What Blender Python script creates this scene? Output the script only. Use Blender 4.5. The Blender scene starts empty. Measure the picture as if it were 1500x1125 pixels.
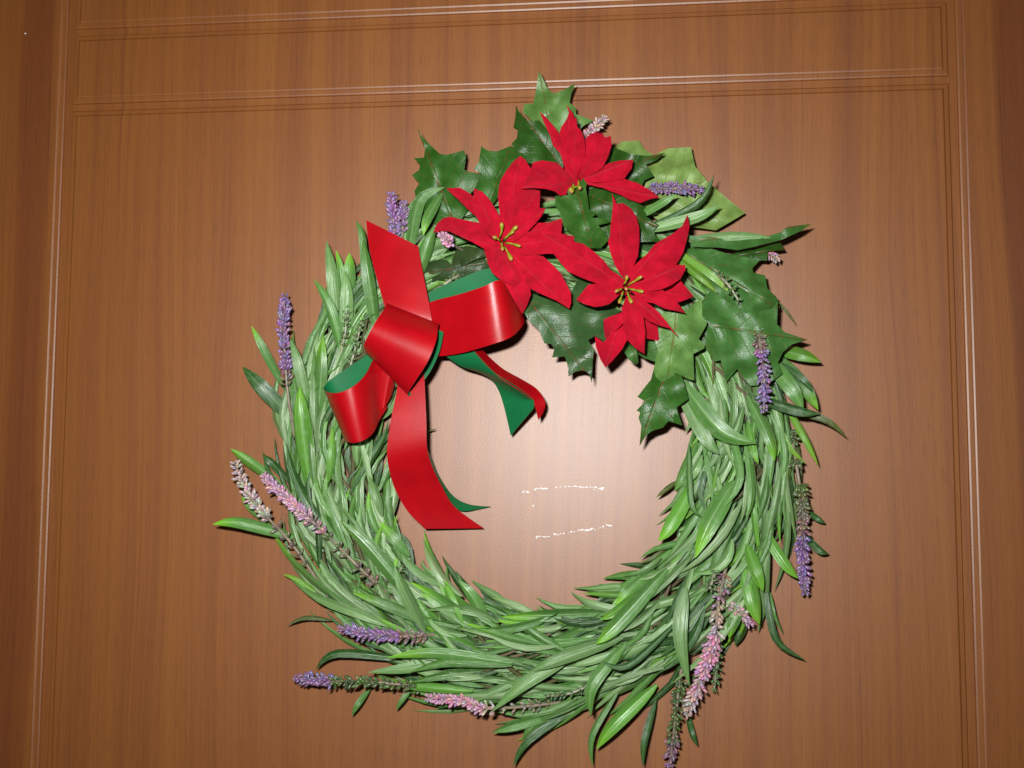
import bpy, math, random
from mathutils import Vector, Matrix, noise
from mathutils.geometry import delaunay_2d_cdt
random.seed(11)
scene = bpy.context.scene
col = scene.collection

# ------------------------------------------------------------------ camera
F, D, S = 1458.0, 0.656, 0.656/1458.0          # focal length in photo pixels, distance to the door, metres per pixel on it
PITCH, YAW, ROLL = (math.radians(a) for a in (4.352, 5.759, 0.2705))
def cam_to_world(v):
    x, y, z = v
    c, s = math.cos(ROLL), math.sin(ROLL); x, z = c*x-s*z, s*x+c*z
    c, s = math.cos(PITCH), math.sin(PITCH); y, z = c*y-s*z, s*y+c*z
    c, s = math.cos(YAW), math.sin(YAW); x, y = c*x-s*y, s*x+c*y
    return Vector((x, y, z))
C = Vector((0, -D, 0))
cd = bpy.data.cameras.new('camera'); cam = bpy.data.objects.new('camera', cd); col.objects.link(cam)
r_, f_, u_ = cam_to_world((1,0,0)), cam_to_world((0,1,0)), cam_to_world((0,0,1))
M = Matrix((r_, u_, -f_)).transposed().to_4x4(); M.translation = C
cam.matrix_world = M
cd.sensor_width = 36.0; cd.lens = 36.0*F/1500.0; cd.clip_start = 0.01; cd.clip_end = 50
scene.camera = cam

# ------------------------------------------------------------------ light: the camera's own flash, a little up and left of the lens, and a dim room
w = bpy.data.worlds.new('World'); scene.world = w; w.use_nodes = True
bg = w.node_tree.nodes['Background']; bg.inputs[0].default_value = (1.0, 0.86, 0.72, 1); bg.inputs[1].default_value = 0.026
ld = bpy.data.lights.new('flash', 'AREA'); ld.shape = 'RECTANGLE'; ld.size = 0.030; ld.size_y = 0.016
ld.energy = 3.75; ld.spread = math.radians(148); ld.color = (0.98, 1.0, 0.98)
lo = bpy.data.objects.new('flash', ld); col.objects.link(lo)
Ml = M.copy(); Ml.translation = C + Vector((-0.042, 0.0, 0.054)); lo.matrix_world = Ml
vs = scene.view_settings; vs.view_transform = 'Standard'; vs.look = 'None'; vs.exposure = 0.0; vs.gamma = 1.0
vs.use_curve_mapping = False

# ------------------------------------------------------------------ helpers
def px(x, y, h=0.0):
    """point h metres in front of the door, seen at photo pixel (x, y)"""
    d = cam_to_world(((x-750)/F, 1.0, -(y-562.5)/F))
    return C + d*((D-h)/d.y)
def mesh_obj(name, verts, faces, mat, parent=None, colors=None, uvs=None, smooth=True, solid=0.0, mats=None):
    me = bpy.data.meshes.new(name); me.from_pydata([tuple(v) for v in verts], [], faces)
    for m in (mats or [mat]): me.materials.append(m)
    if colors:
        a = me.color_attributes.new('Col', 'FLOAT_COLOR', 'POINT')
        for i, c in enumerate(colors): a.data[i].color = (c[0], c[1], c[2], 1)
    if uvs:
        ul = me.uv_layers.new(name='UVMap')
        for lp in me.loops: ul.data[lp.index].uv = uvs[lp.vertex_index]
    if smooth: me.polygons.foreach_set('use_smooth', [True]*len(me.polygons))
    me.update()
    o = bpy.data.objects.new(name, me); col.objects.link(o)
    if parent: o.parent = parent
    if solid:
        s = o.modifiers.new('thickness', 'SOLIDIFY'); s.thickness = solid; s.offset = -1
        if mats and len(mats) > 1: s.material_offset = 1
        es = o.modifiers.new('crisp_edge', 'EDGE_SPLIT'); es.split_angle = math.radians(55)
    return o
def lerp(a, b, t): return a+(b-a)*t
def mix(a, b, t): return tuple(lerp(p, q, t) for p, q in zip(a, b))
def sstep(a, b, t): t = min(1, max(0, (t-a)/(b-a))); return t*t*(3-2*t)
def catmull(P, n):
    """resample a list of tuples, n steps per span"""
    out = []
    for i in range(len(P)-1):
        p0, p1, p2, p3 = P[max(i-1, 0)], P[i], P[i+1], P[min(i+2, len(P)-1)]
        for k in range(n):
            t = k/n
            out.append(tuple(0.5*((2*b)+(-a+c)*t+(2*a-5*b+4*c-d)*t*t+(-a+3*b-3*c+d)*t**3) for a, b, c, d in zip(p0, p1, p2, p3)))
    out.append(tuple(P[-1])); return out
def tube_into(V, Fc, path, radii, seg=6):
    n = len(path); base = len(V)
    for i, p in enumerate(path):
        t = (path[min(i+1, n-1)]-path[max(i-1, 0)]).normalized()
        a = t.cross(Vector((0.31, 0.9, 0.27))).normalized(); b = t.cross(a)
        for k in range(seg):
            an = 2*math.pi*k/seg; V.append(p+(a*math.cos(an)+b*math.sin(an))*radii[i])
    for i in range(n-1):
        for k in range(seg):
            k2 = (k+1) % seg
            Fc.append((base+i*seg+k, base+i*seg+k2, base+(i+1)*seg+k2, base+(i+1)*seg+k))
    Fc.append(tuple(base+k for k in range(seg))[::-1]); Fc.append(tuple(base+(n-1)*seg+k for k in range(seg)))
def bud_into(V, Fc, Cs, base, d, length, rad, color, tipc=None, seg=6):
    d = d.normalized(); a = d.cross(Vector((0.2, 0.95, 0.3))).normalized(); b = d.cross(a); s = len(V)
    prof = ((0.0, .30), (.30, .62), (.62, 1.0), (.86, .78))
    for u, r in prof:
        for k in range(seg):
            an = 2*math.pi*k/seg; V.append(base+d*(u*length)+(a*math.cos(an)+b*math.sin(an))*(r*rad)); Cs.append(mix(color, tipc or color, u))
    V.append(base+d*length); Cs.append(tipc or color)
    for i in range(3):
        for k in range(seg):
            k2 = (k+1) % seg; Fc.append((s+i*seg+k, s+i*seg+k2, s+(i+1)*seg+k2, s+(i+1)*seg+k))
    for k in range(seg): Fc.append((s+3*seg+k, s+3*seg+(k+1) % seg, s+4*seg))

# ------------------------------------------------------------------ materials
def new_mat(name):
    m = bpy.data.materials.new(name); m.use_nodes = True
    return m, m.node_tree, m.node_tree.nodes['Principled BSDF']
def nd(nt, t, **kw):
    n = nt.nodes.new(t)
    for k, v in kw.items(): setattr(n, k, v)
    return n
def ramp(nt, src, stops):
    r = nd(nt, 'ShaderNodeValToRGB'); e = r.color_ramp.elements
    e[0].position, e[0].color = stops[0][0], (*stops[0][1], 1); e[1].position, e[1].color = stops[-1][0], (*stops[-1][1], 1)
    for p, c in stops[1:-1]: x = e.new(p); x.color = (*c, 1)
    nt.links.new(src, r.inputs[0]); return r.outputs[0]
def mapped_noise(nt, vec, scale, detail=2.0, size=1.0, rough=0.5):
    mp = nd(nt, 'ShaderNodeMapping'); mp.inputs['Scale'].default_value = scale; nt.links.new(vec, mp.inputs[0])
    n = nd(nt, 'ShaderNodeTexNoise'); n.inputs['Scale'].default_value = size; n.inputs['Detail'].default_value = detail
    n.inputs['Roughness'].default_value = rough; nt.links.new(mp.outputs[0], n.inputs['Vector']); return n.outputs[0]
def math_n(nt, op, a, b=None):
    n = nd(nt, 'ShaderNodeMath', operation=op)
    for i, v in enumerate((a, b)):
        if v is None: continue
        if isinstance(v, (int, float)): n.inputs[i].default_value = v
        else: nt.links.new(v, n.inputs[i])
    return n.outputs[0]
def mixc(nt, fac, a, b, mode='MIX'):
    n = nd(nt, 'ShaderNodeMix', data_type='RGBA', blend_type=mode)
    for s, v in ((n.inputs[0], fac), (n.inputs[6], a), (n.inputs[7], b)):
        if isinstance(v, (int, float)): s.default_value = v
        elif isinstance(v, tuple): s.default_value = (*v, 1)
        else: nt.links.new(v, s)
    return n.outputs[2]
def bump(nt, bsdf, h, strength, dist):
    b = nd(nt, 'ShaderNodeBump'); b.inputs['Strength'].default_value = strength; b.inputs['Distance'].default_value = dist
    nt.links.new(h, b.inputs['Height']); nt.links.new(b.outputs[0], bsdf.inputs['Normal'])

def wood_material():
    m, nt, b = new_mat('walnut_foil')
    g = nd(nt, 'ShaderNodeNewGeometry').outputs['Position']
    # slow sideways drift of the vertical grain
    mp = nd(nt, 'ShaderNodeMapping'); mp.inputs['Scale'].default_value = (9, 1, 2.2); nt.links.new(g, mp.inputs[0])
    nz = nd(nt, 'ShaderNodeTexNoise'); nz.inputs['Scale'].default_value = 1.0; nz.inputs['Detail'].default_value = 1.5; nt.links.new(mp.outputs[0], nz.inputs['Vector'])
    off = nd(nt, 'ShaderNodeVectorMath', operation='MULTIPLY_ADD'); nt.links.new(nz.outputs['Color'], off.inputs[0])
    off.inputs[1].default_value = (0.028, 0, 0); nt.links.new(g, off.inputs[2]); v = off.outputs[0]
    broad = mapped_noise(nt, v, (62, 1, 0.55), 3.0)
    band = mapped_noise(nt, v, (120, 1, 1.3), 3.0, rough=0.6)
    fine = mapped_noise(nt, v, (520, 1, 5.0), 3.0, rough=0.7)
    pore = mapped_noise(nt, v, (1500, 1, 60.0), 1.0)
    t = math_n(nt, 'ADD', math_n(nt, 'MULTIPLY', broad, 0.34), math_n(nt, 'MULTIPLY', band, 0.36))
    t = math_n(nt, 'ADD', t, math_n(nt, 'MULTIPLY', fine, 0.30))
    c = ramp(nt, t, [(0.31, (0.214, 0.0620, 0.0140)), (0.46, (0.270, 0.0825, 0.0145)), (0.52, (0.296, 0.0940, 0.0150)), (0.67, (0.336, 0.117, 0.0180))])
    streak = ramp(nt, band, [(0.25, (0.70, 0.60, 0.62)), (0.35, (1, 1, 1))])
    c = mixc(nt, 0.62, c, streak, 'MULTIPLY')
    pr = ramp(nt, pore, [(0.30, (0.74, 0.70, 0.68)), (0.46, (1, 1, 1))])
    c = mixc(nt, 0.6, c, pr, 'MULTIPLY')
    hair = ramp(nt, mapped_noise(nt, v, (800, 1, 3.2), 2.0, rough=0.7), [(0.29, (0.66, 0.58, 0.56)), (0.37, (1, 1, 1)), (0.62, (1, 1, 1)), (0.72, (1.16, 1.18, 1.15))])
    c = mixc(nt, 0.85, c, hair, 'MULTIPLY')
    # two dark heartwood strips out on the stiles
    sx = nd(nt, 'ShaderNodeSeparateXYZ'); nt.links.new(v, sx.inputs[0])
    mr = nd(nt, 'ShaderNodeMapRange'); mr.inputs[1].default_value = -0.46; mr.inputs[2].default_value = 0.36; nt.links.new(sx.outputs[0], mr.inputs[0])
    K = lambda X: (X*S+0.014+0.46)/0.82
    heart = ramp(nt, mr.outputs[0], [(K(-935), (1, 1, 1)), (K(-926), (.80, .68, .70)), (K(-884), (.76, .64, .68)), (K(-876), (1, 1, 1)), (K(556), (1, 1, 1)), (K(568), (.68, .55, .58)), (K(640), (.62, .50, .52))])
    c = mixc(nt, 0.9, c, heart, 'MULTIPLY')
    nt.links.new(c, b.inputs['Base Color'])
    b.inputs['Roughness'].default_value = 0.455; b.inputs['Specular IOR Level'].default_value = 1.0; b.inputs['IOR'].default_value = 1.5
    peel = mapped_noise(nt, g, (1, 1, 1), 2.0, 1150)
    h = math_n(nt, 'ADD', math_n(nt, 'MULTIPLY', peel, 1.0), math_n(nt, 'MULTIPLY', pore, 0.10))
    bump(nt, b, h, 0.17, 0.0006)
    return m
def leaf_material(name, rough=0.32, spec=0.75, streak=0.7):
    m, nt, b = new_mat(name)
    a = nd(nt, 'ShaderNodeVertexColor', layer_name='Col').outputs[0]
    uv = nd(nt, 'ShaderNodeUVMap', uv_map='UVMap').outputs[0]
    st = mapped_noise(nt, uv, (0.5, 6, 1), 3.0, rough=0.6)
    sp = nd(nt, 'ShaderNodeSeparateXYZ'); nt.links.new(uv, sp.inputs[0]); av = math_n(nt, 'ABSOLUTE', sp.outputs[1])
    rib = ramp(nt, av, [(0.03, (1, 1, 1)), (0.16, (0, 0, 0))])
    c = mixc(nt, streak, a, ramp(nt, st, [(0.30, (0.42, 0.50, 0.40)), (0.5, (1, 1, 1)), (0.70, (1.6, 1.45, 1.6))]), 'MULTIPLY')
    c = mixc(nt, math_n(nt, 'MULTIPLY', rib, 0.30), c, (0.36, 0.52, 0.26))
    g = nd(nt, 'ShaderNodeNewGeometry').outputs['Position']
    dust = mapped_noise(nt, g, (1, 1, 1), 3.0, 260)
    c = mixc(nt, math_n(nt, 'MULTIPLY', ramp(nt, dust, [(0.5, (0, 0, 0)), (0.8, (1, 1, 1))]), 0.16), c, (0.42, 0.50, 0.36))
    nt.links.new(c, b.inputs['Base Color'])
    rr = nd(nt, 'ShaderNodeMapRange'); rr.inputs[3].default_value = rough-0.12; rr.inputs[4].default_value = rough+0.16
    nt.links.new(dust, rr.inputs[0]); nt.links.new(rr.outputs[0], b.inputs['Roughness'])
    b.inputs['Specular IOR Level'].default_value = spec
    bump(nt, b, math_n(nt, 'ADD', math_n(nt, 'ADD', st, math_n(nt, 'MULTIPLY', rib, 0.5)), math_n(nt, 'MULTIPLY', dust, 0.15)), 0.5, 0.0010)
    return m
def holly_material():
    m, nt, b = new_mat('holly_fabric')
    a = nd(nt, 'ShaderNodeVertexColor', layer_name='Col').outputs[0]
    uv = nd(nt, 'ShaderNodeUVMap', uv_map='UVMap').outputs[0]
    sp = nd(nt, 'ShaderNodeSeparateXYZ'); nt.links.new(uv, sp.inputs[0])
    av = math_n(nt, 'ABSOLUTE', sp.outputs[1])
    g = nd(nt, 'ShaderNodeNewGeometry').outputs['Position']
    wob = mapped_noise(nt, g, (1, 1, 1), 2.0, 90)
    # side veins leave the midrib slanting to the tip, broken red-brown print
    ph = math_n(nt, 'ADD', math_n(nt, 'SUBTRACT', math_n(nt, 'MULTIPLY', sp.outputs[0], 7.0), math_n(nt, 'MULTIPLY', av, 5.5)), math_n(nt, 'MULTIPLY', wob, 1.0))
    fr = math_n(nt, 'ABSOLUTE', math_n(nt, 'SUBTRACT', math_n(nt, 'FRACT', ph), 0.5))
    side = ramp(nt, fr, [(0.0, (1, 1, 1)), (0.045, (0, 0, 0))])
    rib = ramp(nt, math_n(nt, 'ADD', av, math_n(nt, 'MULTIPLY', wob, 0.012)), [(0.010, (1, 1, 1)), (0.022, (0, 0, 0))])
    brk = ramp(nt, mapped_noise(nt, g, (1, 1, 1), 2.0, 420), [(0.42, (0, 0, 0)), (0.58, (1, 1, 1))])
    vein = math_n(nt, 'MULTIPLY', math_n(nt, 'MAXIMUM', math_n(nt, 'MULTIPLY', side, 0.75), rib), brk)
    mott = mapped_noise(nt, g, (1, 1, 1), 3.0, 130)
    c = mixc(nt, 0.8, a, ramp(nt, mott, [(0.3, (0.62, 0.66, 0.6)), (0.7, (1.25, 1.2, 1.2))]), 'MULTIPLY')
    nt.links.new(mixc(nt, math_n(nt, 'MULTIPLY', vein, 0.6), c, (0.20, 0.040, 0.018)), b.inputs['Base Color'])
    rr = nd(nt, 'ShaderNodeMapRange'); rr.inputs[3].default_value = 0.12; rr.inputs[4].default_value = 0.66
    nt.links.new(mott, rr.inputs[0]); nt.links.new(rr.outputs[0], b.inputs['Roughness'])
    b.inputs['Specular IOR Level'].default_value = 0.5
    weave = mapped_noise(nt, g, (1, 1, 1), 1.0, 1500)
    bump(nt, b, math_n(nt, 'ADD', math_n(nt, 'MULTIPLY', math_n(nt, 'MAXIMUM', math_n(nt, 'MULTIPLY', side, 0.4), rib), -0.7), math_n(nt, 'MULTIPLY', weave, 0.5)), 0.6, 0.0007)
    return m
def velvet_material():
    m, nt, b = new_mat('red_velvet')
    uv = nd(nt, 'ShaderNodeUVMap', uv_map='UVMap').outputs[0]
    sp = nd(nt, 'ShaderNodeSeparateXYZ'); nt.links.new(uv, sp.inputs[0])
    av = math_n(nt, 'ABSOLUTE', sp.outputs[1])
    g = nd(nt, 'ShaderNodeNewGeometry').outputs['Position']
    n1 = mapped_noise(nt, g, (1, 1, 1), 3.0, 170); n2 = mapped_noise(nt, g, (1, 1, 1), 2.0, 1700)
    ph = math_n(nt, 'ADD', math_n(nt, 'SUBTRACT', math_n(nt, 'MULTIPLY', sp.outputs[0], 5.0), math_n(nt, 'MULTIPLY', av, 5.0)), math_n(nt, 'MULTIPLY', n1, 0.5))
    fr = math_n(nt, 'ABSOLUTE', math_n(nt, 'SUBTRACT', math_n(nt, 'FRACT', ph), 0.5))
    side = ramp(nt, fr, [(0.0, (1, 1, 1)), (0.07, (0, 0, 0))])
    rib = ramp(nt, av, [(0.004, (1, 1, 1)), (0.016, (0, 0, 0))])
    vein = math_n(nt, 'MAXIMUM', rib, math_n(nt, 'MULTIPLY', side, 0.35))
    c = mixc(nt, ramp(nt, n1, [(0.3, (0, 0, 0)), (0.7, (1, 1, 1))]), (0.39, 0.0022, 0.015), (0.54, 0.004, 0.025))
    c = mixc(nt, math_n(nt, 'MULTIPLY', vein, 0.16), c, (0.80, 0.05, 0.06))
    nt.links.new(c, b.inputs['Base Color'])
    b.inputs['Roughness'].default_value = 0.85; b.inputs['Specular IOR Level'].default_value = 0.12
    b.inputs['Sheen Weight'].default_value = 0.35; b.inputs['Sheen Roughness'].default_value = 0.45; b.inputs['Sheen Tint'].default_value = (1, 0.12, 0.16, 1)
    bump(nt, b, math_n(nt, 'ADD', math_n(nt, 'MULTIPLY', vein, 1.0), math_n(nt, 'MULTIPLY', n2, 0.9)), 0.8, 0.0007)
    return m
def satin_material(name, color, rough, spec):
    m, nt, b = new_mat(name)
    g = nd(nt, 'ShaderNodeNewGeometry').outputs['Position']
    wv = mapped_noise(nt, g, (1, 1, 1), 1.5, 2100); sl = mapped_noise(nt, g, (1, 1, 1), 2.0, 60)
    nt.links.new(mixc(nt, 0.6, color, ramp(nt, sl, [(0.3, (0.82, 0.8, 0.8)), (0.7, (1.15, 1.15, 1.15))]), 'MULTIPLY'), b.inputs['Base Color'])
    b.inputs['Roughness'].default_value = rough; b.inputs['Specular IOR Level'].default_value = spec
    bump(nt, b, wv, 0.24, 0.0004)
    return m
def plain_material(name, rough=0.35, spec=0.5, color=None):
    m, nt, b = new_mat(name)
    g = nd(nt, 'ShaderNodeNewGeometry').outputs['Position']
    n = mapped_noise(nt, g, (1, 1, 1), 3.0, 500)
    a = color if color else nd(nt, 'ShaderNodeVertexColor', layer_name='Col').outputs[0]
    nt.links.new(mixc(nt, 0.7, a, ramp(nt, n, [(0.3, (0.7, 0.7, 0.7)), (0.7, (1.2, 1.2, 1.2))]), 'MULTIPLY'), b.inputs['Base Color'])
    b.inputs['Roughness'].default_value = rough; b.inputs['Specular IOR Level'].default_value = spec
    bump(nt, b, n, 0.2, 0.0004)
    return m
WOOD = wood_material()
LEAF = leaf_material('plastic_leaf'); HOLLY = holly_material(); VELVET = velvet_material()
RED = satin_material('red_satin', (0.44, 0.002, 0.007), 0.34, 0.5); GREEN = satin_material('green_satin', (0.008, 0.150, 0.048), 0.42, 0.25)
BUD = plain_material('lavender_plastic', 0.26, 0.7); STEM = plain_material('stem_plastic', 0.42, 0.5)
VINE = plain_material('vine_bark', 0.6, 0.3); LACQUER = plain_material('white_lacquer', 0.30, 1.0, (0.85, 0.82, 0.80))

# ------------------------------------------------------------------ the door: panels, stiles and a rail parted by stepped grooves
door = mesh_obj('door', [(-0.92, .0030, -0.50), (0.76, .0030, -0.50), (0.76, .0030, 0.52), (-0.92, .0030, 0.52),
                         (-0.92, .036, -0.50), (0.76, .036, -0.50), (0.76, .036, 0.52), (-0.92, .036, 0.52)],
                [(0, 1, 2, 3), (5, 4, 7, 6), (4, 0, 3, 7), (1, 5, 6, 2), (3, 2, 6, 7), (4, 5, 1, 0)], WOOD, smooth=False)
door['kind'] = 'structure'; door['label'] = 'brown walnut wood door with grooved panels behind the wreath'
DEPTH = (0, .00036, .00092, .00102, .00142, .00330)      # two steps down to the groove floor
EASY, STEEP = (0, 2.1, 3.2, 8.4, 10.5, 11.6), (0, 1.0, 2.7, 8.4, 9.5, 11.6)   # px outward: eased lip, sharp lip
def panel(name, x0, x1, z0, z1, lips):
    """lips: profile of the left, right, bottom and top edge"""
    V, Fc = [], []; l, r, bt, tp = lips
    for i, d in enumerate(DEPTH):
        for X, Z in ((x0-l[i], z0-bt[i]), (x1+r[i], z0-bt[i]), (x1+r[i], z1+tp[i]), (x0-l[i], z1+tp[i])): V.append((X*S, d, Z*S))
    Fc.append((0, 1, 2, 3))
    for i in range(len(DEPTH)-1):
        for k in range(4):
            k2 = (k+1) % 4; Fc.append((i*4+k2, i*4+k, (i+1)*4+k, (i+1)*4+k2))
    return mesh_obj(name, V, Fc, WOOD, door, smooth=False)
XL, XR, Z1, Z2 = -862.8, 485.6, 545.6, 668.0      # measured groove lines
panel('panel', XL+24, XR-9, -900, Z1-9, (STEEP, STEEP, EASY, STEEP))
panel('panel', XL+24, XR-9, Z1+24, Z2-9, (STEEP, STEEP, EASY, STEEP))
panel('top_panel', XL+24, XR-9, Z2+24, 1100, (STEEP, STEEP, EASY, STEEP))
panel('stile', -1990, XL-10, -1060, 1120, (EASY,)*4)
panel('stile', XR+24, 1640, -1060, 1120, (EASY,)*4)
# white lacquer: two rows of tiny raised flecks
V, Fc = [], []
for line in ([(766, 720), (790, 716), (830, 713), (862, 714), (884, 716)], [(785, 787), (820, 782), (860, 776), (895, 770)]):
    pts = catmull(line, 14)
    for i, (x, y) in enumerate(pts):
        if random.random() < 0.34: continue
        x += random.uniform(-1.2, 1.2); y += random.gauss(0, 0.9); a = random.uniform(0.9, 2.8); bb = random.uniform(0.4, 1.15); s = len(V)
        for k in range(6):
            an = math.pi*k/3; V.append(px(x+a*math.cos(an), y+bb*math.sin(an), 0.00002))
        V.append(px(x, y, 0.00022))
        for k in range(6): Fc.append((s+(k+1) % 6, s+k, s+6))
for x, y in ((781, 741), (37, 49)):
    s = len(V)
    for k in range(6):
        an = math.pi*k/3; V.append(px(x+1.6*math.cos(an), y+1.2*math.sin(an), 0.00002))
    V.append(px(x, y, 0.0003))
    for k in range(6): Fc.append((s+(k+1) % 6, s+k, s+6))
sc = mesh_obj('white_flecks', V, Fc, LACQUER, door); sc['kind'] = 'stuff'; sc['label'] = 'two rows of white flecks on the lacquer'

# ------------------------------------------------------------------ the wreath
wreath = bpy.data.objects.new('wreath', None); col.objects.link(wreath)
wreath.location = px(789, 662, 0); wreath.empty_display_size = 0.05
wreath['label'] = 'green artificial Christmas wreath with red poinsettias and bow on wooden door'; wreath['category'] = 'wreath'
bpy.context.view_layer.update()
WINV = Matrix.Translation(-wreath.location)
def part(name, V, Fc, mat, parent=None, **kw):
    """mesh whose world-space points hang under the wreath (parents sit at the wreath's own origin)"""
    return mesh_obj(name, [v-wreath.location for v in V], Fc, mat, parent or wreath, **kw)
CX, CY, RR = 789.0, 662.0, 303.0
MM = 0.001
# twisted vine core
V, Fc, Cs = [], [], []
for j in range(20):
    rad0, hh0, ph, tw = random.uniform(10, 58), random.uniform(14, 19), random.uniform(0, 6.28), random.choice((2, 3, 4, -3))
    path = []
    for i in range(121):
        th = 2*math.pi*i/120; a = ph+tw*th
        r = RR+rad0*math.cos(a)+6*noise.noise((j*3.1, th*3, 0)); h = (16+0.22*rad0*math.sin(a)+3*noise.noise((j, th*4, 7)))*MM
        path.append(px(CX+r*math.cos(th), CY+r*math.sin(th), max(0.003, h)))
    n0 = len(V); tube_into(V, Fc, path, [random.uniform(1.0, 1.9)*MM]*len(path), 5)
    cc = random.choice(((0.11, 0.075, 0.035), (0.09, 0.085, 0.03), (0.06, 0.08, 0.03), (0.15, 0.11, 0.06)))
    Cs += [cc]*(len(V)-n0)
vr = part('vine_ring', V, Fc, VINE, colors=Cs); vr['label'] = 'brown twisted vine ring showing between the leaves'

# --- narrow leaves
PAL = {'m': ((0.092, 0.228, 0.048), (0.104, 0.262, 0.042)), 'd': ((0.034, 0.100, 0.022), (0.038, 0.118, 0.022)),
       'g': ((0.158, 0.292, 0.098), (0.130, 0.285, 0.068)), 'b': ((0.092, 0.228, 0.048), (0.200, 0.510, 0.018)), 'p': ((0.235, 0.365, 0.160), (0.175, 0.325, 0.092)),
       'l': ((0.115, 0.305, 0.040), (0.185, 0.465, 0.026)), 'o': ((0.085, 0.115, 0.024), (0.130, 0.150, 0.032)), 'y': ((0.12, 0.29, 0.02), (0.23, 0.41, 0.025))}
def leaf_geo(V, Fc, Cs, UV, pts, wid, kind, fold=0.1, roll=0.0, nseg=8, belly=0.55, seed=0):
    """pts: px control points base..tip as (x, y, h mm)"""
    P = catmull(pts, max(2, nseg//(len(pts)-1))); n = len(P); s = len(V); c0, c1 = PAL[kind]
    jit = random.uniform(0.82, 1.2)
    for i in range(n):
        u = i/(n-1); x, y, h = P[i]; xa, ya = P[max(0, i-1)][:2]; xb, yb = P[min(n-1, i+1)][:2]
        tx, ty = xb-xa, yb-ya; L = math.hypot(tx, ty) or 1; nx, ny = -ty/L, tx/L
        pr = (u**0.85*(1-u)**1.32)/((0.3917**0.85)*(0.6083**1.32)) if 0 < u < 1 else 0
        pr = max(pr, 0.20*(1-u)) if u < .97 else 0.0
        for k, sg in enumerate((-1, -0.5, 0, 0.5, 1)):
            o = sg*wid*0.5*pr
            hh = h*MM + fold*abs(sg)**1.4*wid*pr*S + roll*sg*wid*pr*S*0.5 + (0.05*wid*S*pr if k in (1, 3) else 0) + (0.07*wid*S*pr if k == 2 and fold > 0 else 0)
            V.append(px(x+nx*o, y+ny*o, max(0.0008, hh)))
            cc = mix(c0, c1, sstep(0.45, 0.95, u)); f = jit*(1.12 if k == 2 else 1.0)
            Cs.append(tuple(q*f for q in cc)); UV.append((u*2.2+seed*3, sg))
    for i in range(n-1):
        for k in range(4):
            a = s+i*5+k; Fc.append((a, a+1, a+6, a+5))
def add_leaf(pts, wid, kind, **kw):
    V, Fc, Cs, UV = [], [], [], []
    leaf_geo(V, Fc, Cs, UV, pts, wid, kind, seed=random.uniform(0, 50), **kw)
    return part('leaf', V, Fc, LEAF, colors=Cs, uvs=UV)
def ring_leaf(th, rho, L, wid, lift, dev):
    """random leaf lying clockwise along the ring"""
    r0 = RR+rho; k = L/RR; bend = random.gauss(0, .07)
    pts = []
    for t in (0, 0.35, 0.7, 1.0):
        a = th+k*t; r = r0+dev*L*(t+0.35*t*t)+bend*L*(4*t*(1-t)-2.2*max(0, t-.6)**2)
        lim = RR-84-6*(t > .9); r = r if r > lim else lim+0.3*(r-lim)
        r = r if r < RR+92 else RR+92+0.45*(r-RR-92)
        q = (r-RR)/98.0; dome = math.sqrt(max(0.0, 1-q*q)) if abs(q) < 1 else 0
        h = 5+21*dome+lift*(0.55+0.45*math.sin(math.pi*min(1, t*1.05)))
        pts.append((CX+r*math.cos(a), CY+r*math.sin(a), max(2.0, h)))
    return pts
# deep filler leaves and the overlapped rest, too many to pick apart
def rand_fold(): return random.choice((-1, 1))*random.uniform(.15, .55)
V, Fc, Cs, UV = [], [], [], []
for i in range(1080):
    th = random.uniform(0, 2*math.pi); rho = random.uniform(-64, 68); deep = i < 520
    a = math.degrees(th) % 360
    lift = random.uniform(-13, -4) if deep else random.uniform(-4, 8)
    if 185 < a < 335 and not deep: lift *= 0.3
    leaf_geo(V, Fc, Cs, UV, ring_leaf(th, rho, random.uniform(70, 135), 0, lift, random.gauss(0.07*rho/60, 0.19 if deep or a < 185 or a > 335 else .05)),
             random.uniform(7, 12.5), random.choice('dddmmmgo' if deep else 'mmggppddlb'), fold=rand_fold(), roll=random.uniform(-.9, .9), seed=random.uniform(0, 50))  # deep leaves lean to darker greens: shade of the gaps painted into their colour
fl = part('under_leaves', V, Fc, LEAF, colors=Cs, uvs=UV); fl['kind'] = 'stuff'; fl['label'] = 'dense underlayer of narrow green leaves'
# upper leaves, one object each
ups = []
for i in range(225):
    th = (i+random.random())/225*2*math.pi
    a = math.degrees(th) % 360                     # 0 right, 90 bottom, 180 left, 270 top
    if 215 < a < 330 and random.random() < 0.6: continue
    rho = random.choice((-1, 1))*random.uniform(0, 68)
    if i % 4 == 0: rho = random.uniform(-30, 40)
    ups.append((random.uniform(0, 12), th-0.15, rho))
for lift, th, rho in ups:
    a = math.degrees(th) % 360; calm = 185 < a < 335
    if calm: lift *= 0.2
    L = random.uniform(75, 155)
    add_leaf(ring_leaf(th, rho, L, 0, lift, random.gauss(0.13*rho/60, 0.06 if calm else 0.21)), random.uniform(9, 16),
             random.choice('mmggggpppdbbl'), fold=rand_fold(), roll=random.uniform(-.9, .9), nseg=9)
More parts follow.
